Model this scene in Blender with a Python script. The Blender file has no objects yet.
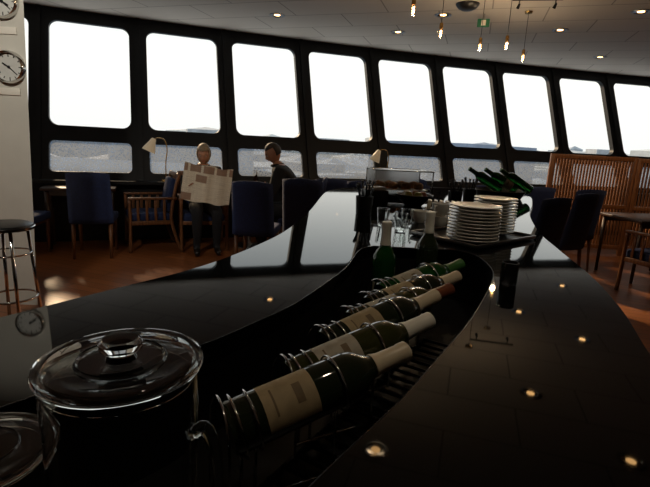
import bpy, bmesh, random
from math import *
from mathutils import Vector, Matrix, Quaternion
from mathutils.geometry import tessellate_polygon
random.seed(4)
S=bpy.context.scene
COL=S.collection
try:
    S.view_settings.view_transform='Standard'
except Exception: pass

# ---------------------------------------------------------------- materials
def new_mat(name):
    m=bpy.data.materials.new(name); m.use_nodes=True
    return m,m.node_tree,m.node_tree.nodes['Principled BSDF']
def mat(name,col,rough=.5,metal=0,trans=0,ior=1.5,emit=None,es=0,coat=0,noise=0,nscale=20,bump=0,spec=.5):
    m,t,b=new_mat(name)
    b.inputs['Base Color'].default_value=(*col,1)
    b.inputs['Roughness'].default_value=rough
    b.inputs['Metallic'].default_value=metal
    b.inputs['Transmission Weight'].default_value=trans
    b.inputs['IOR'].default_value=ior
    b.inputs['Coat Weight'].default_value=coat
    b.inputs['Specular IOR Level'].default_value=spec
    if emit:
        b.inputs['Emission Color'].default_value=(*emit,1); b.inputs['Emission Strength'].default_value=es
    if noise or bump:
        tc=t.nodes.new('ShaderNodeTexCoord'); n=t.nodes.new('ShaderNodeTexNoise')
        n.inputs['Scale'].default_value=nscale; n.inputs['Detail'].default_value=5
        t.links.new(tc.outputs['Object'],n.inputs['Vector'])
        if noise:
            r=t.nodes.new('ShaderNodeValToRGB')
            r.color_ramp.elements[0].position=.3; r.color_ramp.elements[1].position=.7
            r.color_ramp.elements[0].color=(*[c*(1-noise) for c in col],1)
            r.color_ramp.elements[1].color=(*[min(1,c*(1+noise)) for c in col],1)
            t.links.new(n.outputs['Fac'],r.inputs['Fac']); t.links.new(r.outputs['Color'],b.inputs['Base Color'])
        if bump:
            bp=t.nodes.new('ShaderNodeBump'); bp.inputs['Strength'].default_value=bump
            bp.inputs['Distance'].default_value=.01
            t.links.new(n.outputs['Fac'],bp.inputs['Height']); t.links.new(bp.outputs['Normal'],b.inputs['Normal'])
    return m
def wood_mat(name,c1,c2,scale=6,rough=.4,axis='Z'):
    m,t,b=new_mat(name)
    tc=t.nodes.new('ShaderNodeTexCoord'); mp=t.nodes.new('ShaderNodeMapping')
    mp.inputs['Scale'].default_value=(8,8,1) if axis=='Z' else (1,8,8)
    n=t.nodes.new('ShaderNodeTexNoise'); n.inputs['Scale'].default_value=scale; n.inputs['Detail'].default_value=6
    r=t.nodes.new('ShaderNodeValToRGB'); r.color_ramp.elements[0].color=(*c1,1); r.color_ramp.elements[1].color=(*c2,1)
    r.color_ramp.elements[0].position=.35; r.color_ramp.elements[1].position=.65
    t.links.new(tc.outputs['Object'],mp.inputs['Vector']); t.links.new(mp.outputs['Vector'],n.inputs['Vector'])
    t.links.new(n.outputs['Fac'],r.inputs['Fac']); t.links.new(r.outputs['Color'],b.inputs['Base Color'])
    b.inputs['Roughness'].default_value=rough
    return m
def brick_mat(name,c1,c2,cm,scale,bw,rh,mortar,rough,rot=0):
    m,t,b=new_mat(name)
    tc=t.nodes.new('ShaderNodeTexCoord'); mp=t.nodes.new('ShaderNodeMapping'); mp.inputs['Rotation'].default_value=(0,0,rot)
    k=t.nodes.new('ShaderNodeTexBrick')
    k.inputs['Color1'].default_value=(*c1,1);k.inputs['Color2'].default_value=(*c2,1);k.inputs['Mortar'].default_value=(*cm,1)
    k.inputs['Scale'].default_value=scale;k.inputs['Brick Width'].default_value=bw;k.inputs['Row Height'].default_value=rh
    k.inputs['Mortar Size'].default_value=mortar
    t.links.new(tc.outputs['Object'],mp.inputs['Vector']);t.links.new(mp.outputs['Vector'],k.inputs['Vector'])
    t.links.new(k.outputs['Color'],b.inputs['Base Color']); b.inputs['Roughness'].default_value=rough
    return m
M_FRAME=mat('black_frame',(.006,.0065,.008),.5,noise=.2,nscale=30,spec=.3)
M_COUNTER=mat('polished_black_granite',(.003,.0035,.004),.03,ior=1.33,noise=.5,nscale=300)
M_FASCIA=mat('dark_panel',(.012,.010,.009),.4,noise=.3)
M_WELL=mat('well_lining',(.005,.005,.0055),.45,noise=.3,nscale=40,spec=.3)
M_CHROME=mat('chrome',(.60,.59,.57),.12,metal=1)
M_STEEL=mat('brushed_steel',(.35,.35,.35),.3,metal=1)
M_DSTEEL=mat('dark_steel',(.06,.06,.065),.3,metal=1,noise=.1)
M_BRASS=mat('brass',(.6,.38,.14),.25,metal=1)
M_GLASS=mat('clear_glass',(.97,.99,.98),0,trans=1,ior=1.34)
M_BOTTLE=mat('dark_bottle_glass',(.014,.022,.010),.06,coat=.5)
M_BOTTLEB=mat('olive_bottle_glass',(.04,.045,.012),.06,coat=.5,noise=.1)
M_GREEN=mat('green_bottle_glass',(.015,.13,.02),.05,trans=.5,ior=1.45)
M_LABEL=mat('label_paper',(.46,.36,.21),.7,noise=.12,nscale=60)
M_LABELW=mat('label_white',(.50,.46,.37),.6,noise=.15,nscale=60)
M_PRINT=mat('label_ink',(.22,.16,.09),.7,noise=.2,nscale=80)
M_CAPW=mat('capsule_white',(.92,.90,.80),.4,noise=.05)
M_CAPC=mat('capsule_tan',(.78,.67,.48),.4,noise=.1)
M_CAPR=mat('capsule_red',(.20,.06,.03),.35,noise=.1)
M_CAPG=mat('capsule_green',(.05,.16,.04),.35,noise=.1)
M_BLUE=mat('navy_fabric',(.010,.021,.080),.85,noise=.25,nscale=60,bump=.3)
M_WOOD=wood_mat('chair_wood',(.10,.038,.014),(.22,.09,.035))
M_SCREEN=wood_mat('screen_wood',(.15,.055,.02),(.25,.10,.04))
M_TABLE=wood_mat('table_wood',(.03,.013,.008),(.06,.027,.012),axis='X')
M_PORC=mat('porcelain',(.82,.78,.70),.25,noise=.03)
M_BLACK=mat('black_plastic',(.008,.008,.009),.35,noise=.2)
M_WHITEW=mat('column_plaster',(.62,.60,.54),.8,noise=.05,nscale=5,bump=.05)
M_DIAL=mat('clock_dial',(.6,.6,.57),.4,noise=.05)
M_SHADE=mat('lamp_shade',(.75,.66,.5),.5,emit=(1,.75,.45),es=.08,noise=.05)
M_SKIN=mat('skin',(.42,.20,.12),.5,noise=.08,nscale=30)
M_HAIRL=mat('hair_grey_blond',(.26,.19,.12),.6,noise=.35,nscale=120,bump=.4)
M_HAIRD=mat('hair_dark',(.03,.022,.018),.6,noise=.3,nscale=120,bump=.4)
M_COATD=mat('dark_wool',(.010,.010,.012),.9,noise=.3,nscale=40,bump=.2)
M_TROUSER=mat('trousers',(.008,.009,.013),.9,noise=.3,nscale=40)
M_SHOE=mat('shoe_leather',(.01,.008,.007),.35,noise=.2)
M_EYEW=mat('eye_white',(.7,.68,.65),.2,noise=.02); M_EYED=mat('eye_dark',(.02,.015,.01),.1,noise=.1)
M_LIP=mat('lips',(.38,.12,.10),.5,noise=.1)
M_BULB=mat('lamp_glow',(1,.8,.5),.3,emit=(1,.55,.20),es=9)
M_FIL=mat('filament_glow',(1,.7,.3),.3,emit=(1,.5,.14),es=25)
M_EXIT=mat('exit_sign_green',(.02,.12,.06),.4,emit=(.05,.5,.2),es=.04)
M_FLOOR=brick_mat('oak_parquet',(.21,.07,.024),(.29,.105,.037),(.05,.018,.008),1,1.2,.11,.004,.30,rot=.35)
M_CEIL=brick_mat('ceiling_panels',(.50,.465,.42),(.53,.49,.445),(.25,.23,.21),1,1.2,.6,.008,.75,rot=.3)
M_WALL=mat('dark_wall',(.05,.042,.038),.8,noise=.15,nscale=3)
M_PASTRY=mat('pastry',(.35,.16,.05),.7,noise=.4,nscale=50,bump=.5)
def news_mat():
    m,t,b=new_mat('newsprint')
    tc=t.nodes.new('ShaderNodeTexCoord')
    mp=t.nodes.new('ShaderNodeMapping'); mp.inputs['Rotation'].default_value=(radians(90),0,0)
    k=t.nodes.new('ShaderNodeTexBrick')
    k.inputs['Color1'].default_value=(.62,.55,.44,1);k.inputs['Color2'].default_value=(.40,.33,.26,1);k.inputs['Mortar'].default_value=(.80,.73,.60,1)
    k.inputs['Scale'].default_value=1;k.inputs['Brick Width'].default_value=.085;k.inputs['Row Height'].default_value=.012;k.inputs['Mortar Size'].default_value=.004
    k2=t.nodes.new('ShaderNodeTexBrick')
    k2.inputs['Color1'].default_value=(0,0,0,1);k2.inputs['Color2'].default_value=(1,1,1,1);k2.inputs['Mortar'].default_value=(0,0,0,1)
    k2.inputs['Scale'].default_value=1;k2.inputs['Brick Width'].default_value=.15;k2.inputs['Row Height'].default_value=.11;k2.inputs['Mortar Size'].default_value=.014
    r=t.nodes.new('ShaderNodeValToRGB'); r.color_ramp.interpolation='CONSTANT'
    r.color_ramp.elements[0].color=(0,0,0,1); r.color_ramp.elements[1].color=(.85,.85,.85,1); r.color_ramp.elements[1].position=.5
    mx=t.nodes.new('ShaderNodeMixRGB'); mx.inputs['Color2'].default_value=(.26,.14,.09,1)
    t.links.new(tc.outputs['Object'],mp.inputs['Vector'])
    for q in (k,k2): t.links.new(mp.outputs['Vector'],q.inputs['Vector'])
    t.links.new(k2.outputs['Color'],r.inputs['Fac']); t.links.new(r.outputs['Color'],mx.inputs['Fac'])
    t.links.new(k.outputs['Color'],mx.inputs['Color1']); t.links.new(mx.outputs['Color'],b.inputs['Base Color'])
    b.inputs['Roughness'].default_value=.9
    return m
M_NEWS=news_mat()
def pane_mat(name,frost):
    m=bpy.data.materials.new(name); m.use_nodes=True; t=m.node_tree; t.nodes.clear()
    o=t.nodes.new('ShaderNodeOutputMaterial'); tr=t.nodes.new('ShaderNodeBsdfTransparent'); gl=t.nodes.new('ShaderNodeBsdfGlossy')
    gl.inputs['Roughness'].default_value=.02; gl.inputs['Color'].default_value=(.8,.8,.8,1)
    mx=t.nodes.new('ShaderNodeMixShader'); mx.inputs[0].default_value=.04
    t.links.new(tr.outputs[0],mx.inputs[1]); t.links.new(gl.outputs[0],mx.inputs[2])
    if frost:
        tc=t.nodes.new('ShaderNodeTexCoord'); v=t.nodes.new('ShaderNodeTexVoronoi'); v.inputs['Scale'].default_value=38
        t.links.new(tc.outputs['Object'],v.inputs['Vector'])
        r=t.nodes.new('ShaderNodeValToRGB'); r.color_ramp.elements[0].position=.25; r.color_ramp.elements[1].position=.5
        r.color_ramp.elements[0].color=(.3,.3,.3,1); r.color_ramp.elements[1].color=(.7,.7,.7,1)
        t.links.new(v.outputs['Distance'],r.inputs['Fac'])
        d=t.nodes.new('ShaderNodeBsdfTranslucent'); d.inputs['Color'].default_value=(.20,.21,.22,1)
        m2=t.nodes.new('ShaderNodeMixShader'); t.links.new(r.outputs['Color'],m2.inputs[0])
        t.links.new(mx.outputs[0],m2.inputs[1]); t.links.new(d.outputs[0],m2.inputs[2]); t.links.new(m2.outputs[0],o.inputs[0])
    else: t.links.new(mx.outputs[0],o.inputs[0])
    return m
M_PANE=pane_mat('window_glass',False); M_PANEF=pane_mat('patterned_window_film',True)

# ---------------------------------------------------------------- helpers
def empty(name,loc=(0,0,0),rz=0,rot=None):
    e=bpy.data.objects.new(name,None); e.empty_display_size=.1; e.location=loc
    e.rotation_euler=rot if rot else (0,0,rz); COL.objects.link(e); return e
def mesh(name,V,F,m,parent=None,smooth=False,loc=(0,0,0),rot=(0,0,0),quat=None,midx=None):
    me=bpy.data.meshes.new(name); me.from_pydata([tuple(v) for v in V],[],F); 
    bm=bmesh.new(); bm.from_mesh(me); bmesh.ops.recalc_face_normals(bm,faces=bm.faces); bm.to_mesh(me); bm.free()
    ms=m if isinstance(m,(list,tuple)) else [m]
    for x in ms: me.materials.append(x)
    if midx:
        for p,i in zip(me.polygons,midx): p.material_index=i
    if smooth:
        me.polygons.foreach_set('use_smooth',[True]*len(me.polygons))
    o=bpy.data.objects.new(name,me); COL.objects.link(o); o.location=loc
    if quat is not None: o.rotation_mode='QUATERNION'; o.rotation_quaternion=quat
    else: o.rotation_euler=rot
    if parent: o.parent=parent
    return o
def box(name,size,loc,m,parent=None,bev=0,rot=(0,0,0),seg=2,taper=None):
    bm=bmesh.new(); bmesh.ops.create_cube(bm,size=1)
    for v in bm.verts:
        v.co=Vector((v.co.x*size[0],v.co.y*size[1],v.co.z*size[2]))
        if taper and v.co.z<0: v.co.x*=taper; v.co.y*=taper
    if bev: bmesh.ops.bevel(bm,geom=bm.edges[:],offset=bev,segments=seg,affect='EDGES',profile=.5)
    me=bpy.data.meshes.new(name); bm.to_mesh(me); bm.free(); me.materials.append(m)
    if bev: me.polygons.foreach_set('use_smooth',[True]*len(me.polygons)); 
    o=bpy.data.objects.new(name,me); COL.objects.link(o); o.location=loc; o.rotation_euler=rot
    if bev:
        try: me.set_sharp_from_angle(angle=radians(50))
        except Exception: pass
    if parent: o.parent=parent
    return o
def lathe(name,prof,m,parent=None,loc=(0,0,0),rot=(0,0,0),quat=None,seg=40,sharp=35):
    V=[];F=[];rings=[]
    for r,z in prof:
        if r<1e-6: rings.append([len(V)]);V.append((0,0,z))
        else:
            rings.append(list(range(len(V),len(V)+seg)))
            V+=[(r*cos(2*pi*i/seg),r*sin(2*pi*i/seg),z) for i in range(seg)]
    for a,b in zip(rings,rings[1:]):
        for i in range(seg):
            j=(i+1)%seg
            if len(a)==1 and len(b)==1: continue
            if len(a)==1: F.append((a[0],b[i],b[j]))
            elif len(b)==1: F.append((a[i],a[j],b[0]))
            else: F.append((a[i],a[j],b[j],b[i]))
    o=mesh(name,V,F,m,parent,True,loc,rot,quat)
    try: o.data.set_sharp_from_angle(angle=radians(sharp))
    except Exception: pass
    return o
def arcband(name,r,z0,z1,a0,half,m,parent,n=18):
    V=[];F=[]
    for i in range(n+1):
        a=a0-half+2*half*i/n; V+=[(r*cos(a),r*sin(a),z0),(r*cos(a),r*sin(a),z1)]
        if i: b=2*i; F.append((b-2,b,b+1,b-1))
    return mesh(name,V,F,m,parent,True)
def tube(name,pts,r,m,parent=None,cyclic=False,seg=10,loc=(0,0,0),rot=(0,0,0),radii=None):
    P=[Vector(p) for p in pts];n=len(P);V=[];F=[]
    up=Vector((0,0,1));N=None
    for i in range(n):
        if cyclic: T=(P[(i+1)%n]-P[i-1]).normalized()
        else: T=(P[min(i+1,n-1)]-P[max(i-1,0)]).normalized()
        if N is None:
            N=T.cross(up)
            if N.length<.05: N=T.cross(Vector((1,0,0)))
            N.normalize()
        else:
            N=N-T*N.dot(T)
            if N.length<1e-4: N=T.orthogonal()
            N.normalize()
        Bn=T.cross(N); rr=radii[i] if radii else r
        V+=[P[i]+N*rr*cos(2*pi*k/seg)+Bn*rr*sin(2*pi*k/seg) for k in range(seg)]
    for i in range(n if cyclic else n-1):
        j=(i+1)%n
        for k in range(seg):
            l=(k+1)%seg; F.append((i*seg+k,i*seg+l,j*seg+l,j*seg+k))
    if not cyclic:
        F.append(tuple(range(seg))); F.append(tuple(range((n-1)*seg,n*seg)))
    return mesh(name,V,F,m,parent,True,loc,rot)
def catmull(pts,n=8,closed=False):
    P=[Vector(p) for p in pts];o=[];N=len(P)
    for i in range(N if closed else N-1):
        if closed: a,b,c,d=P[i-1],P[i],P[(i+1)%N],P[(i+2)%N]
        else: a,b,c,d=P[max(i-1,0)],P[i],P[i+1],P[min(i+2,N-1)]
        for k in range(n):
            t=k/n; o.append(.5*((2*b)+(c-a)*t+(2*a-5*b+4*c-d)*t*t+(3*b-a-3*c+d)*t**3))
    if not closed:o.append(P[-1])
    return o
def circ(r,z,n=32,c=(0,0)): return [(c[0]+r*cos(2*pi*i/n),c[1]+r*sin(2*pi*i/n),z) for i in range(n)]
def quat_to(d): return Vector((0,0,1)).rotation_difference(Vector(d).normalized())

# ---------------------------------------------------------------- camera
th,ro=radians(12.1735),radians(2.9402)
F_=Vector((0,cos(th),-sin(th)));r0=Vector((1,0,0));u0=Vector((0,sin(th),cos(th)))
R_=cos(ro)*r0+sin(ro)*u0;U_=-sin(ro)*r0+cos(ro)*u0
cam=bpy.data.cameras.new('camera');co=bpy.data.objects.new('camera',cam);COL.objects.link(co)
mw=Matrix((R_,U_,-F_)).transposed().to_4x4();mw.translation=Vector((0,0,1.4));co.matrix_world=mw
cam.lens=461.43*36/650;cam.sensor_width=36;cam.clip_start=.02;cam.clip_end=6000
S.camera=co

# ---------------------------------------------------------------- window wall (gently curved, panes lean outward)
CX,CY,RR,PH,DP,MG,LEAN=16.6369,-43.0349,53.0354,112.5281,-1.2883,.1119,.4254
def WP(k,z,off=0):
    a=radians(PH+k*DP); rr=RR+LEAN*(max(z,.8)-1.4)+off
    return Vector((CX+rr*cos(a),CY+rr*sin(a),z))
K0,K1=-4,14
def rrect(s0,s1,z0,z1,rs,rz,n=6):
    o=[]
    for cx,cz,a0 in ((s1-rs,z1-rz,0),(s0+rs,z1-rz,90),(s0+rs,z0+rz,180),(s1-rs,z0+rz,270)):
        for i in range(n+1):
            a=radians(a0+90*i/n); o.append((cx+rs*cos(a),cz+rz*sin(a)))
    return o
V=[];F=[]
panes=[]
for k in range(K0+1,K1+1):
    A=WP(k-1,1.4);B=WP(k,1.4);L=(B-A).length;m=MG/L
    outer=[(0,.8),(1,.8),(1,3.02),(0,3.02)]
    h1=rrect(m,1-m,1.466,2.834,.11/L,.11);h2=rrect(m,1-m,.8915,1.273,.06/L,.06)
    loops=[outer,h1,h2]
    flat=[p for l in loops for p in l]
    tri=tessellate_polygon([[Vector((s*L,z,0)) for s,z in l] for l in loops])
    def pt(s,z,off): return WP(k-1,z,off).lerp(WP(k,z,off),s)
    b=len(V);n=len(flat)
    V+=[pt(s,z,0) for s,z in flat]+[pt(s,z,.09) for s,z in flat]
    for t in tri: F.append(tuple(b+i for i in t));F.append(tuple(b+n+i for i in reversed(t)))
    st=4
    for l in loops[1:]:
        c=len(l)
        for i in range(c):
            j=(i+1)%c; F.append((b+st+i,b+st+j,b+n+st+j,b+n+st+i))
        st+=c
    if -3<=k<=13: panes.append((k,[pt(s,z,.05) for s,z in h1],[pt(s,z,.05) for s,z in h2]))
for k in range(K0+1,K1+1):
    b=len(V); V+=[WP(k-1,0),WP(k,0),WP(k,.8),WP(k-1,.8),WP(k-1,0,.09),WP(k,0,.09),WP(k,.8,.09),WP(k-1,.8,.09)]
    F+=[(b,b+1,b+2,b+3),(b+5,b+4,b+7,b+6)]
def raw(name,V,F,m,midx=None):
    me=bpy.data.meshes.new(name); me.from_pydata([tuple(v) for v in V],[],F)
    for x in (m if isinstance(m,list) else [m]): me.materials.append(x)
    if midx:
        for p,i in zip(me.polygons,midx): p.material_index=i
    o=bpy.data.objects.new(name,me);COL.objects.link(o);return o
raw('wall_north',V,F,M_FRAME)
for i,(k,a,b) in enumerate(panes):
    raw('window_%d'%(i+1),a+b,[tuple(range(len(a))),tuple(range(len(a),len(a)+len(b)))],[M_PANE,M_PANEF],[0,1])
V=[];F=[]
for k in range(K0+1,K1):
    t=(WP(k+1,1.4)-WP(k,1.4)).normalized()*.03
    b=len(V)
    for z in (.8,3.0):
        for off,s in ((-.03,-1),(-.03,1),(.0,1),(.0,-1)): V.append(WP(k,z,off)+t*s)
    F+=[(b,b+1,b+5,b+4),(b+1,b+2,b+6,b+5),(b+3,b,b+4,b+7)]
raw('trim_1',V,F,M_FRAME)
V=[];F=[]
for k in range(K0,K1+1):
    V+=[WP(k,.8,-.16),WP(k,.8,.02),WP(k,.76,-.16),WP(k,.76,.02)]
for i in range(K1-K0):
    a=i*4;b=a+4;F+=[(a,a+1,b+1,b),(a,b,b+2,a+2),(a+2,b+2,b+3,a+3)]
raw('trim_2',V,F,M_FRAME)
YB=-4
arcF=[WP(k,0,.05) for k in range(K0,K1+1)]
arcC=[WP(k,3.0,.05) for k in range(K0,K1+1)]
raw('floor',[(arcF[0].x,YB,0)]+arcF+[(arcF[-1].x,YB,0)],[tuple(range(len(arcF)+2))],M_FLOOR)
raw('ceiling',[(arcC[0].x,YB,3)]+arcC+[(arcC[-1].x,YB,3)],[tuple(range(len(arcF)+2))],M_CEIL)
XL=min(arcF[0].x,arcC[0].x);XR=max(arcF[-1].x,arcC[-1].x)
YL=arcF[0].y;YR=arcF[-1].y
box('wall_west',(.1,YL-YB+.6,3.0),(XL-.05,(YL+YB)/2+.3,1.5),M_WALL)
box('wall_east',(.1,YR-YB+.6,3.0),(XR+.05,(YR+YB)/2+.3,1.5),M_WALL)
box('wall_south',(XR-XL,.1,3.0),((XR+XL)/2,YB-.05,1.5),M_WALL)

# ---------------------------------------------------------------- outside: city far below
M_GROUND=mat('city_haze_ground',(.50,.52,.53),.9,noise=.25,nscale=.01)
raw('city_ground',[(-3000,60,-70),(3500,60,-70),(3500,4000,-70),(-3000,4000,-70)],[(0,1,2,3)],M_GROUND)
cm=[mat('building_near',(.20,.25,.34),.8,noise=.2,nscale=.1),mat('building_mid_haze',(.34,.37,.41),.8,noise=.2,nscale=.1),mat('building_far_haze',(.50,.53,.55),.9,noise=.1,nscale=.1)]  # aerial haze put into the colours: buildings get paler with distance
V=[];F=[];MI=[]
for i in range(900):
    d=exp(random.uniform(log(150),log(2200)));a=radians(random.uniform(-62,62))
    x,y=d*sin(a),d*cos(a)+60;w=random.uniform(12,50)*(1+d/1200);dd=w*random.uniform(.5,1.2)
    h=70*random.uniform(.3,.85)+ (random.random()<.12)*random.uniform(5,18)
    if d>900: h=70*random.uniform(.7,1.1)+random.uniform(0,13)
    b=len(V);g=random.uniform(0,.8);c,s=cos(g),sin(g)
    for z in (-70,-70+h):
        for u,v in ((-1,-1),(1,-1),(1,1),(-1,1)):
            V.append((x+(u*w*c-v*dd*s)/2,y+(u*w*s+v*dd*c)/2,z))
    V+= [(x,y,-70+h+random.choice((0,0,6)))]
    F+=[(b,b+1,b+5,b+4),(b+1,b+2,b+6,b+5),(b+2,b+3,b+7,b+6),(b+3,b,b+4,b+7),(b+4,b+5,b+8),(b+5,b+6,b+8),(b+6,b+7,b+8),(b+7,b+4,b+8)]
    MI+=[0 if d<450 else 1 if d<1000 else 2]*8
# large blue pitched-roof hall to the north-west of the tower
b=len(V);hx,hy,hw,hd=-62,150,62,26
for z in (-70,-15):
    for u,v in ((-1,-1),(1,-1),(1,1),(-1,1)): V.append((hx+u*hw/2,hy+v*hd/2,z))
V+=[(hx-hw/2,hy,-7),(hx+hw/2,hy,-7)]
F+=[(b,b+1,b+5,b+4),(b+1,b+2,b+6,b+9,b+5),(b+2,b+3,b+7,b+6),(b+3,b,b+4,b+8,b+7),(b+4,b+5,b+9,b+8),(b+7,b+8,b+9,b+6)];MI+=[0]*6
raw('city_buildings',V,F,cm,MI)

# ---------------------------------------------------------------- column with clocks
V=[(-3.4,3.54,0),(-2.31,3.54,0),(-2.86,4.30,0),(-3.6,4.3,0),(-3.4,3.54,3.0),(-2.20,3.54,3.0),(-2.75,4.30,3.0),(-3.6,4.3,3.0)]
mesh('column',V,[(0,1,2,3),(4,5,6,7),(0,1,5,4),(1,2,6,5),(2,3,7,6),(3,0,4,7)],M_WHITEW)
def clock(loc,r,hh,mm):
    e=empty('wall_clock',loc,rot=(radians(90),0,0))
    lathe('rim',[(r*.86,0),(r,0),(r,.03),(r*.93,.045),(r*.86,.035),(r*.86,.0)],M_CHROME,e)
    lathe('dial',[(0,.012),(r*.87,.012),(r*.87,0),(0,0)],M_DIAL,e)
    for i in range(12):
        a=i*pi/6; box('tick_%d'%i,(.006,.016 if i%3 else .026,.002),(sin(a)*r*.72,cos(a)*r*.72,.014),M_BLACK,e,rot=(0,0,-a))
    for n,a,l,w in (('hour_hand',hh*pi/6,r*.45,.010),('minute_hand',mm*pi/30,r*.68,.006)):
        box(n,(w,l,.002),(sin(a)*l/2,cos(a)*l/2,.018),M_BLACK,e,rot=(0,0,-a))
    lathe('hub',[(0,.024),(.01,.022),(.01,.014)],M_BLACK,e,seg=16)
clock((-2.36,3.538,1.83),.115,10,22); clock((-2.37,3.538,2.27),.115,4,22)
box('clock_label',(.16,.008,.05),(-2.37,3.535,2.08),M_PORC,bev=.002); box('clock_label',(.16,.008,.05),(-2.38,3.535,1.66),M_PORC,bev=.002)

# ---------------------------------------------------------------- bar counter
CT=1.06
LO=[(-1.25,-.25),(-1.05,.1),(-.80,.45),(-.587,.79),(-.485,.952),(-.33,1.207),(-.215,1.53),(-.145,1.85),(-.085,2.38),(-.02,3.27),(.06,3.62),(.22,3.86)]
RO=[(1.62,4.02),(1.66,3.80),(1.42,3.2),(1.165,2.635),(.96,2.05),(.867,1.675),(.79,1.33),(.697,1.03),(.592,.772),(.47,.45),(.34,.15),(.15,-.25)]
LI=[(-.80,-.12),(-.66,.12),(-.5,.36),(-.38,.53),(-.313,.60),(-.20,.718),(-.118,.842),(-.048,.97),(.06,1.26),(.115,1.50),(.17,1.58)]
RI=[(.46,1.58),(.51,1.50),(.50,1.33),(.439,1.165),(.307,.90),(.205,.727),(.115,.578),(-.003,.405),(-.13,.2),(-.33,-.12)]
v3=lambda L:[(x,y,0) for x,y in L]
outer=catmull(v3(LO),8)+catmull(v3(RO),8)
inner=catmull(v3(LI),8)+catmull(v3(RI),8)
def offset(poly,d):
    n=len(poly);o=[]
    for i in range(n):
        t=(poly[(i+1)%n]-poly[i-1]); t.normalize(); o.append(poly[i]+Vector((t.y,-t.x,0))*d)
    return o
bar=empty('bar_counter')
def slab(name,po,pi_,z0,z1,m):
    V=[];F=[];no,ni=len(po),len(pi_)
    tri=tessellate_polygon([[Vector((p.x,p.y,0)) for p in po],[Vector((p.x,p.y,0)) for p in pi_]])
    pts=po+pi_
    V=[(p.x,p.y,z1) for p in pts]+[(p.x,p.y,z0) for p in pts];n=len(pts)
    for t in tri: F.append(tuple(t));F.append(tuple(n+i for i in t))
    for i in range(no): j=(i+1)%no;F.append((i,j,n+j,n+i))
    for i in range(ni): j=(i+1)%ni;F.append((no+i,no+j,n+no+j,n+no+i))
    return mesh(name,V,F,m,bar)
slab('worktop',outer,inner,CT-.04,CT,M_COUNTER)
def wallstrip(name,poly,z0,z1,m):
    n=len(poly);V=[(p.x,p.y,z0) for p in poly]+[(p.x,p.y,z1) for p in poly]
    return mesh(name,V,[(i,(i+1)%n,n+(i+1)%n,n+i) for i in range(n)],m,bar)
test=offset(outer,.07)
ar=lambda P:abs(sum(P[i-1].x*P[i].y-P[i].x*P[i-1].y for i in range(len(P))))
ins=test if ar(test)<ar(outer) else offset(outer,-.07)
wallstrip('fascia',ins,0,CT-.04,M_FASCIA)
wallstrip('well_side',inner,.88,CT-.002,M_WELL)
n=len(inner);tri=tessellate_polygon([[Vector((p.x,p.y,0)) for p in inner]])
mesh('well_floor',[(p.x,p.y,.88) for p in inner],[tuple(t) for t in tri],M_WELL,bar)
tube('well_lip',[(p.x,p.y,CT-.0005) for p in inner],.0012,M_DSTEEL,bar,cyclic=True,seg=8)
tube('edge_band',[(p.x,p.y,CT-.02) for p in outer],.006,M_DSTEEL,bar,cyclic=True,seg=8)
tube('foot_rail',[(p.x,p.y,.18) for p in offset(outer,-.05 if ins is test else .05)],.018,M_STEEL,bar,cyclic=True,seg=8)
dr=empty('drainer_rack',(.17,.78,.881),rz=radians(58))
for i in range(22): tube('bar_%d'%i,[(-.33+i*.035,-.10,.008),(-.33+i*.035,.12,.008)],.004,M_DSTEEL,dr,seg=6)
for y in (-.10,.12): tube('rail_%d'%(y>0),[(-.34,y,.004),(.42,y,.004)],.004,M_DSTEEL,dr,seg=6)

# ---------------------------------------------------------------- bottles
BP=[(0,.006),(.02,.0),(.034,0),(.0375,.005),(.0375,.185),(.0355,.200),(.026,.216),(.018,.228),(.0145,.244),(.0145,.284),(.0158,.286),(.0158,.296),(.013,.299),(0,.299)]
def bottle(p0,d,glass=M_BOTTLE,label=M_LABEL,cap=M_CAPC,s=1,capz=.232,name='wine_bottle',rs=1,face=(-.25,-.55,.8)):
    q=quat_to(d)
    e=empty(name,p0); e.rotation_mode='QUATERNION'; e.rotation_quaternion=q; e.scale=(s*rs,s*rs,s)
    lathe('glass',BP,glass,e)
    if label:
        l=q.inverted()@Vector(face);a=atan2(l.y,l.x)
        arcband('label',.0380,.048,.125,a,radians(60),label,e)
        arcband('label_print',.0383,.062,.065,a,radians(30),M_PRINT,e);arcband('label_print_2',.0383,.094,.106,a,radians(22),M_PRINT,e)
    cr=.0168 if capz>.234 else .0185
    lathe('capsule',[(cr-.0005,capz),(cr,capz+.001),(.0160,.246),(.0155,.283),(.0165,.286),(.0165,.298),(.0135,.3005),(0,.3005)],cap,e)
    return e
BT=[((-.118,.553,1.018),(.155,.699,1.085),M_BOTTLE,M_LABEL,M_CAPC),
    ((-.045,.689,1.016),(.241,.852,1.090),M_BOTTLEB,M_LABELW,M_CAPW),
    ((.010,.819,1.018),(.243,.974,1.080),M_BOTTLE,M_LABEL,M_CAPC),
    ((.065,.930,1.018),(.300,1.080,1.064),M_BOTTLEB,M_LABELW,M_CAPR),
    ((.112,1.030,1.020),(.350,1.185,1.070),M_BOTTLE,M_LABEL,M_CAPC),
    ((.152,1.128,1.024),(.392,1.290,1.080),M_GREEN,M_LABELW,M_CAPG)]
rack=empty('bottle_rack',(0,0,0))
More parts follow.
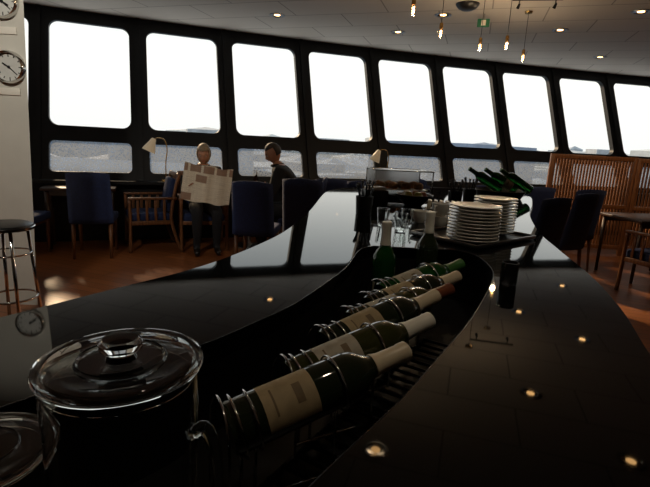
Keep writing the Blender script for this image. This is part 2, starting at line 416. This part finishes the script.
for i,(a,b,g,l,c) in enumerate(BT):
    A=Vector(a);D=(Vector(b)-A).normalized();bottle(A,D,g,l,c,face=(-.2,-.75,.55))
    q=quat_to(D)
    for j,(zz,r) in enumerate(((.012,.0435),(.034,.0415),(.165,.0415))):
        c0=A+D*zz
        ring=[c0+q@Vector((r*cos(t*2*pi/32),r*sin(t*2*pi/32),0)) for t in range(32)]
        tube('ring_%d_%d'%(i,j),ring,.0019,M_CHROME,rack,cyclic=True,seg=8)
        low=min(ring,key=lambda p:p.z)
        tube('post_%d_%d'%(i,j),[low,(low.x,low.y,.893)],.0025,M_CHROME,rack,seg=8)
    lo0=A+D*.012;lo1=A+D*.165
    tube('foot_%d'%i,[(lo0.x,lo0.y,.896),(lo1.x,lo1.y,.896)],.003,M_CHROME,rack,seg=6)
    sd=D.cross(Vector((0,0,1))).normalized();c0=A-D*.012+Vector((0,0,-.01))
    arc=[c0+sd*(.050*cos(t*pi/16))+Vector((0,0,.060*sin(t*pi/16))) for t in range(17)]
    arc=[c0+sd*.050+Vector((0,0,-.10))]+arc+[c0-sd*.050+Vector((0,0,-.10))]
    tube('end_loop_%d'%i,arc,.0020,M_CHROME,rack,seg=8)
bottle((.179,1.336,.881),(0,0,1),M_GREEN,M_LABELW,M_CAPW,s=1.02,rs=.9,face=(-.1,-1,0))
bottle((.335,1.475,.881),(0,0,1),M_BOTTLE,M_CAPW,M_CAPW,s=1.08,capz=.2355,name='champagne_bottle',rs=.88,face=(-.2,-1,0))

# ---------------------------------------------------------------- glass jugs
def jug(name,loc,R,H,handle_ang):
    e=empty(name,loc)
    lathe('body',[(0,.0),(R*.86,0),(R*.90,.006),(R*.985,H*.80),(R,H*.92),(R,H*.925),(R*.965,H*.925),(R*.95,H*.80),(R*.86,.014),(0,.012)],M_GLASS,e,seg=64)
    lathe('lid',[(0,H*.945),(R*.93,H*.945),(R*.93,H*.93),(R*.90,H*.93),(R*.90,H*.90),(R*.93,H*.90),(R*.95,H*.93),(R*1.04,H*.932),(R*1.06,H*.942),(R*1.04,H*.952),(R*.9,H*.956),(R*.82,H*.951),(R*.35,H*.953),(R*.2,H*.954),(0,H*.954)],M_GLASS,e,seg=64)
    k=H*.954
    lathe('knob',[(0,k),(R*.20,k),(R*.16,k+.004),(R*.27,k+.010),(R*.28,k+.015),(R*.22,k+.019),(0,k+.020)],M_GLASS,e,seg=40)
    lathe('lid_ring',[(R*.52,k-.001),(R*.55,k+.002),(R*.58,k-.001)],M_GLASS,e,seg=64)
    if handle_ang is not None:
        c,s=cos(handle_ang),sin(handle_ang)
        pr=catmull([(R*.95,0,H*.76),(R*1.16,0,H*.78),(R*1.30,0,H*.68),(R*1.30,0,H*.42),(R*1.16,0,H*.26),(R*.90,0,H*.22)],8)
        tube('handle',[(p.x*c,p.x*s,p.z) for p in pr],.006,M_GLASS,e,seg=12)
    return e
jug('water_jug',(-.171,.368,.881),.0650,.345,radians(-5))
jug('water_jug',(-.322,.385,.881),.0620,.228,None)

# ---------------------------------------------------------------- things on the counter
def plate_stack(loc,R,n,dz=.012):
    P=[(0,.002)];z=0
    for i in range(n):
        P+=[(R*.55,z),(R*.62,z+.002),(R*.98,z+.0115),(R,z+.0135),(R*.985,z+.0150)]; 
        if i<n-1: P+=[(R*.90,z+.0125)]
        z+=dz
    P+=[(R*.62,z-dz+.006),(0,z-dz+.005)]
    return lathe('plate_stack',P,M_PORC,None,loc,seg=48)
tray=empty('serving_tray',(.60,1.84,CT),rz=radians(40))
box('base',(.42,.30,.008),(0,0,.005),M_DSTEEL,tray,bev=.003)
for i,(sx,sy,x,y) in enumerate(((.42,.010,0,.15),(.42,.010,0,-.15),(.010,.30,.21,0),(.010,.30,-.21,0))): box('rim_%d'%i,(sx,sy,.014),(x,y,.012),M_STEEL,tray,bev=.003)
plate_stack((.555,1.72,CT+.011),.096,11)
plate_stack((.70,1.92,CT+.011),.088,12)
def cup(loc,s=1,rz=0,name='coffee_cup'):
    e=empty(name,loc,rz); e.scale=(s,s,s)
    lathe('body',[(0,0),(.022,0),(.024,.004),(.036,.03),(.04,.055),(.0375,.055),(.033,.03),(.021,.006),(0,.005)],M_PORC,e,seg=32)
    tube('handle',catmull([(.036,0,.045),(.056,0,.046),(.058,0,.025),(.033,0,.018)],6),.0035,M_PORC,e,seg=8)
cup((.50,2.02,CT+.001),1,radians(200));cup((.50,2.02,CT+.056),1,radians(230));cup((.56,2.16,CT+.001),1,radians(160)); cup((.44,2.16,CT+.001),1,radians(120))
def tumbler(loc,r=.033,h=.11,name='drinking_glass'):
    return lathe(name,[(0,0),(r*.8,0),(r,h),(r*.94,h),(r*.75,.008),(0,.008)],M_GLASS,None,loc,seg=32)
for x,y in ((.31,1.90),(.25,2.02),(.36,2.04)): tumbler((x,y,CT+.001),.028,.075)
def cutlery_pot(loc,n=12,h=.09,r=.045,name='cutlery_pot'):
    e=empty(name,loc)
    lathe('pot',[(0,0),(r*.9,0),(r,h),(r*.93,h),(r*.84,.006),(0,.006)],M_BLACK,e,seg=32)
    for i in range(n):
        a=i*2.4;lx,ly=cos(a)*r*.3,sin(a)*r*.3;tx,ty=cos(a)*r*.95,sin(a)*r*.95;z=h+.06+random.uniform(-.02,.02)
        tube('cutlery_%d'%i,[(lx,ly,.01),(tx*.8,ty*.8,z-.03),(tx,ty,z)],.003,M_DSTEEL,e,seg=6,radii=[.0025,.003,.0075])
cutlery_pot((.19,2.35,CT+.001)); cutlery_pot((.95,3.10,CT+.001),10); cutlery_pot((.80,2.90,CT+.001),9)
dc=empty('pastry_display_case',(.49,3.25,CT+.001),rz=radians(8))
box('base',(.42,.30,.025),(0,0,.0125),M_BLACK,dc,bev=.005)
M_CASE=mat('case_acrylic',(.9,.92,.92),.25,trans=.8,ior=1.2)
for n_,sz,l in (('glass_front',(.40,.004,.16),(0,-.138,.105)),('glass_rear',(.40,.004,.16),(0,.138,.105)),('glass_left',(.004,.27,.16),(-.198,0,.105)),('glass_right',(.004,.27,.16),(.198,0,.105)),('glass_top',(.40,.28,.004),(0,0,.187))):
    box(n_,sz,l,M_PANE if n_ in('glass_front','glass_left','glass_right') else M_CASE,dc)
for i,(x,y) in enumerate(((-.198,-.138),(.198,-.138),(-.198,.138),(.198,.138))): tube('post_%d'%i,[(x,y,.02),(x,y,.188)],.004,M_CHROME,dc,seg=6)
for i,(a,b) in enumerate((((-.2,-.14),(.2,-.14)),((.2,-.14),(.2,.14)),((.2,.14),(-.2,.14)),((-.2,.14),(-.2,-.14)))): tube('top_rail_%d'%i,[(*a,.188),(*b,.188)],.004,M_CHROME,dc,seg=6)
box('shelf',(.36,.22,.006),(0,0,.06),M_PORC,dc,bev=.002)
for i in range(8):
    x=-.14+.09*(i%4);y=-.05+.1*(i//4)
    lathe('cake_%d'%i,[(0,.063),(.03,.063),(.036,.08),(.032,.098),(.015,.108),(0,.11)],M_PASTRY,dc,loc=(x,y,0),seg=20)
tub=empty('ice_tub',(1.33,3.60,CT+.001),rz=radians(10))
lathe('tub',[(0,0),(.16,0),(.19,.05),(.195,.055),(.19,.06),(.18,.05),(.15,.008),(0,.008)],M_BLACK,tub,seg=40)
for i,dx in enumerate((-.13,0,.13)):
    bottle(Vector((1.44+dx,3.58+dx*.25,CT+.066)),Vector((-.70,-.10,.40)),M_GREEN,M_LABELW if i==1 else None,M_CAPG,face=(0,-1,.2))
lathe('candle_holder',[(0,0),(.020,0),(.022,.004),(.022,.06),(.019,.06),(.018,.006),(0,.006)],mat('smoked_glass',(.05,.05,.05),.05,trans=.6),None,(.49,1.18,CT+.001),seg=32)
nb=empty('napkin_dispenser',(.28,2.75,CT+.001),rz=.3)
box('body',(.14,.10,.09),(0,0,.045),M_BLACK,nb,bev=.008); box('napkins',(.11,.07,.02),(0,0,.097),M_PORC,nb,bev=.003)
nb=empty('sugar_caddy',(.62,2.45,CT+.001),rz=-.2)
box('tray',(.20,.12,.03),(0,0,.015),M_BLACK,nb,bev=.004)
for i in range(6): box('sachet_%d'%i,(.02,.08,.05),(-.075+.03*i,0,.05),M_PORC if i%2 else M_CAPC,nb,bev=.002,rot=(0,.15,0))
sm=empty('fruit_bowl',(.52,2.78,CT+.001)); lathe('bowl',[(0,0),(.05,0),(.055,.008),(.10,.05),(.115,.07),(.108,.07),(.09,.048),(.04,.012),(0,.01)],M_BLACK,sm,seg=40)
for i in range(5):
    a=i*2*pi/5; lathe('fruit_%d'%i,[(0,-.03),(.018,-.024),(.03,0),(.018,.024),(.004,.026),(0,.022)],mat('fruit_%d'%i,(.3,.08+.05*i,.03),.4,noise=.2),sm,loc=(.05*cos(a),.05*sin(a),.062),seg=20)

# ---------------------------------------------------------------- furniture
def dining_chair(loc,rz,H=.98,name='dining_chair',fab=M_BLUE):
    e=empty(name,loc,rz)
    box('seat',(.46,.46,.09),(0,0,.44),fab,e,bev=.025,seg=3)
    V=[];F=[];nx,nz=8,8
    for side in (0,1):
        for j in range(nz+1):
            for i in range(nx+1):
                u=i/nx*2-1;v=j/nz;w=.23*(1-.06*v) ; 
                edge=min(1,(1-abs(u))*6)**.5*min(1,(1-v)*6+.15)**.5
                y=.20+.10*v+.035*(1-u*u) + (.028 if side else -.028)*edge
                V.append((u*w,y,.40+(H-.40)*v-(.02*u*u if v>.9 else 0)))
    n=(nx+1)*(nz+1)
    for j in range(nz):
        for i in range(nx):
            a=j*(nx+1)+i;F+=[(a,a+1,a+nx+2,a+nx+1),(n+a,n+a+nx+1,n+a+nx+2,n+a+1)]
    rim=[i for i in range(nx+1)]+[j*(nx+1)+nx for j in range(1,nz+1)]+[nz*(nx+1)+i for i in range(nx-1,-1,-1)]+[j*(nx+1) for j in range(nz-1,0,-1)]
    for a,b in zip(rim,rim[1:]+rim[:1]): F.append((a,b,n+b,n+a))
    mesh('backrest',V,F,fab,e,True)
    for i,(x,y,dx,dy) in enumerate(((-.19,-.19,0,-.01),(.19,-.19,0,-.01),(-.19,.19,0,.05),(.19,.19,0,.05))):
        tube('leg_%d'%(i+1),[(x,y,.41),(x+dx,y+dy,0.0)],.02,M_WOOD,e,seg=4,radii=[.026,.016])
    for i,x in enumerate((-.19,.19)): box('rail_%d'%i,(.02,.36,.03),(x,0,.38),M_WOOD,e,bev=.004)
    return e
def armchair(loc,rz,name='armchair',H=.95):
    e=empty(name,loc,rz)
    box('seat',(.50,.48,.10),(0,-.01,.42),M_BLUE,e,bev=.03,seg=3)
    box('back_cushion',(.44,.07,.42),(0,.24,.68),M_BLUE,e,bev=.025,seg=3,rot=(radians(-12),0,0))
    for s in (-1,1):
        x=.275*s
        tube('rear_leg_%d'%(s>0),catmull([(x,.34,0),(x,.26,.25),(x,.23,.45),(x,.28,.75),(x,.33,H)],5),.02,M_WOOD,e,seg=8)
        tube('front_leg_%d'%(s>0),catmull([(x,-.25,0),(x,-.24,.3),(x,-.24,.64)],5),.02,M_WOOD,e,seg=8,radii=None)
        box('armrest_%d'%(s>0),(.055,.56,.028),(x,.02,.655),M_WOOD,e,bev=.01)
        box('side_rail_%d'%(s>0),(.025,.50,.05),(x,.0,.36),M_WOOD,e,bev=.006)
        for k in range(4): box('slat_%d_%d'%(s>0,k),(.012,.03,.27),(x,-.15+.1*k,.51),M_WOOD,e,bev=.003)
    box('crest_rail',(.56,.03,.06),(0,.325,H-.02),M_WOOD,e,bev=.01)
    for k in range(5): box('back_slat_%d'%k,(.03,.012,.50),(-.18+.09*k,.30,.68),M_WOOD,e,bev=.003,rot=(radians(-10),0,0))
    box('front_rail',(.53,.025,.05),(0,-.24,.36),M_WOOD,e,bev=.006)
    return e
def table(loc,rz,sx,sy,name='dining_table',H=.74):
    e=empty(name,loc,rz)
    box('top',(sx,sy,.035),(0,0,H-.0175),M_TABLE,e,bev=.008)
    box('apron_a',(sx-.12,.02,.06),(0,-sy/2+.07,H-.065),M_TABLE,e); box('apron_b',(sx-.12,.02,.06),(0,sy/2-.07,H-.065),M_TABLE,e)
    for i,(a,b) in enumerate(((-1,-1),(1,-1),(1,1),(-1,1))): tube('leg_%d'%i,[(a*(sx/2-.06),b*(sy/2-.06),H-.03),(a*(sx/2-.06),b*(sy/2-.06),0)],.02,M_TABLE,e,seg=4,radii=[.03,.022])
    return e
def round_table(loc,R=.3,H=.72):
    e=empty('round_table',loc)
    lathe('top',[(0,H),(R-.01,H),(R,H-.008),(R,H-.022),(R-.02,H-.03),(0,H-.03)],M_TABLE,e)
    lathe('pedestal',[(0,H-.03),(.08,H-.03),(.03,H-.06),(.025,.06),(.05,.03),(.2,.012),(.2,0),(0,0)],M_STEEL,e)
def reading_lamp(loc,rz,h=.60):
    e=empty('reading_lamp',loc,rz)
    lathe('base',[(0,0),(.065,0),(.065,.008),(.055,.02),(.012,.028),(0,.028)],M_BRASS,e)
    p=catmull([(0,0,.02),(0,0,h*.45),(.02,0,h*.8),(-.01,0,h*1.02),(-.08,0,h*1.07),(-.14,0,h*1.03)],7)
    tube('stem',p,.007,M_BRASS,e,seg=8)
    q=quat_to((-.40,0,-.92))
    lathe('shade',[(.018,-.03),(.03,-.02),(.045,.03),(.075,.11),(.085,.15),(.081,.15),(.07,.11),(.04,.03),(.024,-.015),(.0,-.02)],M_SHADE,e,loc=(-.15,0,h*1.0),quat=q)
    lathe('bulb',[(0,.03),(.02,.04),(.025,.07),(.015,.09),(0,.095)],M_PORC,e,loc=(-.15,0,h*1.0),quat=q,seg=16)

table((-3.02,5.62,0),radians(22),.80,.38)
dining_chair((-2.68,5.26,0),radians(198))
armchair((-2.24,5.74,0),radians(-62))
dining_chair((-3.38,5.02,0),radians(190),.92)
reading_lamp(WP(1.26,.8005,-.075),radians(20),.53)
round_table((-1.03,6.10,0),.24)
armchair((-1.60,5.90,0),radians(20))
dining_chair((-.36,5.74,0),radians(-90),1.0)
dining_chair((-.76,5.06,0),radians(176),.99)
dining_chair((-.18,4.94,0),radians(165),1.05)
table((.80,6.66,0),radians(18),.8,.50)
reading_lamp(WP(4.0,.8005,-.075),radians(10),.52)
dining_chair((.02,6.12,0),radians(185),.98); dining_chair((.50,6.02,0),radians(170),.98); dining_chair((1.02,6.08,0),radians(190),.97)
table((2.55,7.15,0),radians(14),1.0,.6)
dining_chair((2.2,6.5,0),radians(180),.98); dining_chair((2.85,6.6,0),radians(190),.98); dining_chair((1.70,7.1,0),radians(100),.96)
dining_chair((2.03,4.62,0),radians(-152),1.02); dining_chair((2.62,5.20,0),radians(-150),1.03); dining_chair((3.08,5.85,0),radians(-165),1.03)
table((3.9,5.5,0),radians(8),.9,.7)
armchair((3.55,4.72,0),radians(200)); armchair((4.35,4.80,0),radians(170),H=1.0); armchair((4.9,5.6,0),radians(90))
def screen(loc,rz,W,H,n):
    e=empty('wooden_slat_screen',loc,rz)
    for x in (-W/2,W/2): box('post_%d'%(x>0),(.05,.05,H),(x,0,H/2),M_SCREEN,e,bev=.006)
    for i,z in enumerate((.12,H*.5,H-.03)): box('rail_%d'%i,(W,.035,.06),(0,0,z),M_SCREEN,e,bev=.005)
    for i in range(n): box('slat_%d'%i,(.022,.02,H-.12),(-W/2+(i+1)*W/(n+1),-.0,H/2+.03),M_SCREEN,e)
screen((3.78,6.75,0),radians(-4),1.15,1.43,26)
screen((5.00,6.55,0),radians(-12),1.25,1.42,28)
st=empty('bar_stool',(-2.07,2.92,0))
lathe('seat',[(0,.80),(.13,.80),(.155,.79),(.16,.775),(.15,.76),(0,.755)],M_BLACK,st)
lathe('seat_ring',[(.15,.755),(.166,.762),(.166,.778),(.158,.78)],M_CHROME,st)
for i in range(4):
    a=pi/4+i*pi/2; tube('leg_%d'%i,[(.12*cos(a),.12*sin(a),.76),(.17*cos(a),.17*sin(a),.01)],.011,M_CHROME,st,seg=10)
tube('foot_ring',circ(.15,.30),.008,M_CHROME,st,cyclic=True,seg=8); tube('upper_ring',circ(.135,.60),.006,M_CHROME,st,cyclic=True,seg=8)

# ---------------------------------------------------------------- ceiling fittings
def downlight(x,y,r=.07,e_=M_BULB):
    e=empty('downlight',(x,y,3.0))
    lathe('trim',[(r,-.001),(r+.03,-.001),(r+.028,-.010),(r+.006,-.012),(r,-.004)],M_STEEL,e,seg=32)
    lathe('lamp',[(0,-.006),(r*.5,-.006),(r*.52,-.002),(0,-.001)],e_,e,seg=32)
    lathe('reflector',[(r*.52,-.002),(r,-.005),(r,-.001)],M_CHROME,e,seg=32)
for x,y in ((-.77,6.46),(.88,7.03),(1.29,6.07),(2.91,6.48),(3.35,5.55),(4.3,8.0),(2.45,3.16),(.47,3.14),(2.08,4.12),(4.6,3.9),(6.0,6.3)): downlight(x,y)
def pendant(x,y,z):
    e=empty('pendant_lamp',(x,y,3.0)); d=z-3.0
    lathe('ceiling_rose',[(0,0),(.045,0),(.04,-.02),(.006,-.03),(0,-.03)],M_BRASS,e,seg=24)
    tube('cord',[(0,0,-.02),(0,0,d+.08)],.003,M_BLACK,e,seg=6)
    lathe('socket',[(0,d+.09),(.014,d+.09),(.018,d+.075),(.018,d+.035),(0,d+.035)],M_BRASS,e,seg=20)
    lathe('bulb',[(.013,d+.036),(.02,d+.02),(.032,d-.005),(.032,d-.025),(.02,d-.045),(0,d-.052)],M_PANE,e,seg=24)
    tube('filament',[(.0+.008*cos(i*1.3),.008*sin(i*1.3),d+.02-i*.004) for i in range(14)],.0045,M_FIL,e,seg=6)
PEND=((.618,4.07,2.5),(1.01,4.79,2.5),(1.55,5.3,2.5),(1.78,5.15,2.5),(2.2,5.76,2.5))
for p in PEND: pendant(*p)
sm=empty('ceiling_dome',(1.45,5.60,3.0)); lathe('dome',[(0,-.07),(.06,-.065),(.10,-.045),(.125,-.015),(.13,0),(0,0)],M_BLACK,sm);  # black dome lamp on the ceiling, unlit
ex=empty('exit_sign',(1.75,5.95,2.90),rz=-.2); box('panel',(.14,.03,.09),(0,0,0),M_EXIT,ex,bev=.005); box('bracket',(.02,.02,.06),(0,0,.07),M_STEEL,ex)
box('pictogram',(.05,.004,.06),(0,-.017,0),M_PORC,ex)
tr=empty('cable_light_track',(2.10,5.30,2.98),rz=radians(-12)); box('rail',(.50,.018,.018),(0,0,.01),M_BLACK,tr,bev=.003)
for i,x in enumerate((-.18,.18)):
    tube('arm_%d'%i,[(x,0,0),(x,0,-.03)],.005,M_BLACK,tr,seg=8); lathe('head_%d'%i,[(0,.02),(.010,.02),(.014,0),(.018,-.03),(.015,-.03),(.01,0),(0,.005)],M_BLACK,tr,loc=(x,0,-.045),rot=(.5,.3,0),seg=16)

# ---------------------------------------------------------------- people
def skinned(name,verts,edges,rad,mats,parent,root=0,assign=None,sub=2):
    me=bpy.data.meshes.new(name);me.from_pydata(verts,edges,[]);o=bpy.data.objects.new(name,me);COL.objects.link(o)
    m=o.modifiers.new('Skin','SKIN');m.use_smooth_shade=True
    for i,r in enumerate(rad):
        sv=me.skin_vertices[0].data[i]; sv.radius=r if isinstance(r,tuple) else (r,r); sv.use_root=(i==root)
    s=o.modifiers.new('Sub','SUBSURF');s.levels=sub;s.render_levels=sub
    bpy.context.view_layer.update()
    dg=bpy.context.evaluated_depsgraph_get();ev=o.evaluated_get(dg);nm=bpy.data.meshes.new_from_object(ev)
    o.modifiers.clear();o.data=nm;nm.materials.clear()
    for x in mats:nm.materials.append(x)
    nm.polygons.foreach_set('use_smooth',[True]*len(nm.polygons))
    for p in nm.polygons: p.material_index=assign(p.center) if assign else 0
    o.parent=parent;return o
def hand(name,w,fwd,side,parent,curl=.6):
    w=Vector(w);f=Vector(fwd).normalized();s=Vector(side);s=(s-f*s.dot(f)).normalized();n=f.cross(s)
    V=[w,w+f*.045,w+f*.085];E=[(0,1),(1,2)];R=[(.024,.018),(.036,.015),(.036,.013)]
    for i in range(4):
        off=s*(.028-.019*i); L=(.072,.08,.074,.058)[i]
        b=len(V);p=w+f*.085+off; V.append(p);R.append(.0095);E.append((2,b))
        d=f.copy()
        for j,fr in enumerate((.42,.33,.25)):
            d=(d*cos(curl)+n*sin(curl)).normalized()
            p=p+d*L*fr;V.append(p);R.append(.0085-.0008*j);E.append((len(V)-2,len(V)-1))
    b=len(V);V+= [w+f*.03+s*.03,w+f*.055+s*.052+n*.012,w+f*.075+s*.055+n*.026];R+=[.011,.0095,.0085];E+=[(0,b),(b,b+1),(b+1,b+2)]
    skinned(name,[tuple(v) for v in V],E,R,[M_SKIN],parent,0,None,1)
def head(e,loc,pitch,yaw,hair,style):
    h=empty('head',loc); h.parent=e; h.rotation_euler=(pitch,0,yaw)
    bm=bmesh.new();bmesh.ops.create_uvsphere(bm,u_segments=32,v_segments=24,radius=1)
    V=[v.co.copy() for v in bm.verts];Fc=[tuple(v.index for v in f.verts) for f in bm.faces];bm.free()
    def sh(v,k=1):
        x,y,z=v.x*.076*k,v.y*.096*k,v.z*.115*k
        if z<0:
            t=-z/.115; x*=1-.32*t*t; y=y*(1-.18*t)-.018*t
        if y<0 and abs(z)<.06: x*=.97
        return Vector((x,y,z))
    P=[]
    for v in V:
        p=sh(v)
        if p.y<-.05:
            p.y-=.022*exp(-(p.x/.013)**2)*exp(-((p.z+.018)/.022)**2)
            p.y-=.006*exp(-(p.z-.028)**2/.0002)
            p.y+=.007*exp(-((abs(p.x)-.03)/.014)**2)*exp(-((p.z-.006)/.013)**2)
            p.y-=.005*exp(-(p.x/.02)**2)*exp(-((p.z+.088)/.016)**2)
        P.append(p)
    mesh('skull',P,Fc,M_SKIN,h,True)
    for s in (-1,1):
        lathe('eye_%d'%(s>0),[(0,-.011),(.008,-.008),(.011,0),(.008,.008),(0,.011)],M_EYEW,h,loc=(.030*s,-.077,.006),seg=14)
        lathe('iris_%d'%(s>0),[(0,.0),(.005,.0),(.0045,.003),(0,.0035)],M_EYED,h,loc=(.030*s,-.0865,.006),rot=(radians(90),0,0),seg=14)
        tube('brow_%d'%(s>0),[(.016*s,-.094,.027),(.03*s,-.090,.031),(.045*s,-.078,.026)],.003,hair,h,seg=6)
        tube('ear_%d'%(s>0),catmull([(.072*s,.0,-.02),(.080*s,.012,.0),(.082*s,.014,.022),(.074*s,-.002,.026),(.073*s,-.006,.005),(.072*s,.0,-.02)],4),.0065,M_SKIN,h,seg=8)
    tube('lips',[(-.022,-.089,-.053),(-.008,-.098,-.050),(.008,-.098,-.050),(.022,-.089,-.053)],.0045,M_LIP,h,seg=8,radii=[.002,.0048,.0048,.002])
    k=1.20 if style=='bob' else 1.06
    keep=[]
    for f in Fc:
        c=sum((V[i] for i in f),Vector())/len(f)
        if style=='bob': ok=(c.y>-.35 and c.z>-.85) or c.z>.45
        else: ok=(c.y>.15 and c.z>-.35) or (c.z>.45 and c.y>-.75)
        if ok: keep.append(f)
    o=mesh('hair',[sh(v,k)+Vector((0,.006,.004)) for v in V],keep,hair,h,True)
    so=o.modifiers.new('sol','SOLIDIFY');so.thickness=.014;so.offset=-1
def person(loc,rz,top,hair,style,wr,lean,hp,hy,armfwd,name='seated_person',sc=1.0,sw=.175):
    e=empty(name,loc,rz); e.scale=(sc,sc,sc)
    ly=-lean
    V=[(0,.04,.56),(0,.05,.70),(0,.02+ly*.4,.86),(0,.0+ly*.75,1.0),(0,ly*.92,1.07),(0,ly-.02,1.13)]
    R=[(.175,.145),(.165,.135),(.19,.145),(.17,.12),(.085,.075),(.062,.062)]
    E=[(0,1),(1,2),(2,3),(3,4),(4,5)]
    for s in (-1,1):
        b=len(V); V+=[(.09*s,-.02,.545),(.11*s,-.23,.545),(.12*s,-.42,.53),(.12*s,-.40,.30),(.12*s,-.36,.10),(.125*s,-.43,.05),(.13*s,-.53,.035)]
        R+=[.105,.092,.072,.062,.045,.045,.032]; E+=[(0,b)]+[(b+i,b+i+1) for i in range(6)]
        b=len(V); w=Vector((wr[0]*s,wr[1],wr[2])); sh=Vector((sw*s,ly*.75,1.005)); el=Vector(((sw+.07)*s,ly*.6-.10,.76))
        V+=[tuple(sh),tuple(sh.lerp(el,.5)),tuple(el),tuple(el.lerp(w,.55)),tuple(w)]
        R+=[.088,.070,.060,.048,.034]; E+=[(3,b)]+[(b+i,b+i+1) for i in range(4)]
    def asg(c):
        if c.z<.095: return 2
        if c.z>1.09: return 3
        if c.z<.60 and c.y<.0: return 1
        return 0
    skinned('body',V,E,R,[top,M_TROUSER,M_SHOE,M_SKIN],e,0,asg)
    tube('collar',[(.070*cos(t*2*pi/20),ly*.95+.066*sin(t*2*pi/20),1.085+.012*sin(t*2*pi/20)) for t in range(20)],.016,top,e,cyclic=True,seg=8)
    for s in (-1,1):
        w=Vector((wr[0]*s,wr[1],wr[2]))
        hand('hand_%d'%(s>0),w,Vector((armfwd[0]*s,armfwd[1],armfwd[2])),Vector((-.4*s,0,1)) ,e,.55*(1 if s<0 else -1)*-1)
        tube('cuff_%d'%(s>0),[(w.x+.028*cos(t*2*pi/14),w.y+.0,w.z+.028*sin(t*2*pi/14)) for t in range(14)],.006,top,e,cyclic=True,seg=6)
    head(e,(0,ly-.040,1.222),hp,hy,hair,style)
    return e
wm=person((-1.585,5.86,0),radians(22),M_COATD,M_HAIRL,'bob',(.20,-.38,.79),.07,radians(18),radians(-14),(.1,-.5,.8),name='woman_reading',sc=.98,sw=.175)
mn=person((-.42,5.74,0),radians(-90),M_COATD,M_HAIRD,'short',(.11,-.34,.78),.22,radians(32),radians(10),(-.1,-.8,.5),name='seated_man',sc=1.03,sw=.20)
V=[];F=[];nx,nz=20,6
for side in (0,1):
    for j in range(nz+1):
        for i in range(nx+1):
            u=i/nx*2-1;v=j/nz
            V.append((u*.28,-.10*(1-abs(u))**1.0+.015*sin(u*9)+.0+side*.003+.10*v,(v-.5)*.42+.01*cos(u*6)))
n=(nx+1)*(nz+1)
for j in range(nz):
    for i in range(nx):
        a=j*(nx+1)+i;F+=[(a,a+1,a+nx+2,a+nx+1),(n+a,n+a+nx+1,n+a+nx+2,n+a+1)]
mesh('newspaper',V,F,M_NEWS,None,True,loc=(-1.41,5.40,.865),rot=(0,radians(8),radians(16)))
mesh('menu_card',[(-.10,0,-.14),(0,.03,-.14),(.10,0,-.14),(-.10,0,.14),(0,.03,.14),(.10,0,.14)],[(0,1,4,3),(1,2,5,4)],M_TABLE,None,loc=(-.90,5.74,.88),rot=(0,radians(25),radians(-90)))

# ---------------------------------------------------------------- light
w=bpy.data.worlds.new('sky');S.world=w;w.use_nodes=True;t=w.node_tree;bg=t.nodes['Background']
tc=t.nodes.new('ShaderNodeTexCoord');sp=t.nodes.new('ShaderNodeSeparateXYZ');r=t.nodes.new('ShaderNodeValToRGB')
r.color_ramp.elements[0].position=.0;r.color_ramp.elements[0].color=(.86,.88,.86,1)
r.color_ramp.elements[1].position=.36;r.color_ramp.elements[1].color=(.70,.80,.84,1)
e_=r.color_ramp.elements.new(.12);e_.color=(.95,.96,.90,1)
t.links.new(tc.outputs['Generated'],sp.inputs[0]);t.links.new(sp.outputs['Z'],r.inputs['Fac']);t.links.new(r.outputs['Color'],bg.inputs['Color'])
bg.inputs['Strength'].default_value=1.18
def light(name,kind,loc,energy,col,size=.2,spot=None):
    l=bpy.data.lights.new(name,kind);l.energy=energy;l.color=col
    if kind=='SUN': l.angle=size
    else: l.shadow_soft_size=size
    if spot: l.spot_size=radians(spot);l.spot_blend=.6
    o=bpy.data.objects.new(name,l);COL.objects.link(o);o.location=loc
    return o
def aim(o,t): o.rotation_euler=(Vector(t)-o.location).to_track_quat('-Z','Y').to_euler()
o=light('sun','SUN',(-30,40,26),5.0,(1,.74,.46),radians(4));aim(o,(-1.5,2,0))
o=light('column_fill_spot','SPOT',(-1.9,1.6,2.9),105,(1,.93,.80),.08,spot=75);aim(o,(-2.6,3.6,1.6))  # added fill that brightens the column front, no fitting modelled for it
o=light('spot_lamp_screen','SPOT',(4.2,4.8,2.9),55,(1,.72,.42),.08,spot=80);aim(o,(4.3,6.6,.9))
o=light('spot_lamp_bar','SPOT',(.30,.45,2.93),15,(1,.82,.60),.06,spot=50);aim(o,(.2,.9,1))
o=light('spot_lamp_plates','SPOT',(.9,1.0,2.93),15,(1,.87,.68),.06,spot=40);aim(o,(.6,1.9,1))
for i,p in enumerate(PEND): light('pendant_glow','POINT',(p[0],p[1],p[2]-.06),5,(1,.74,.46),.03)
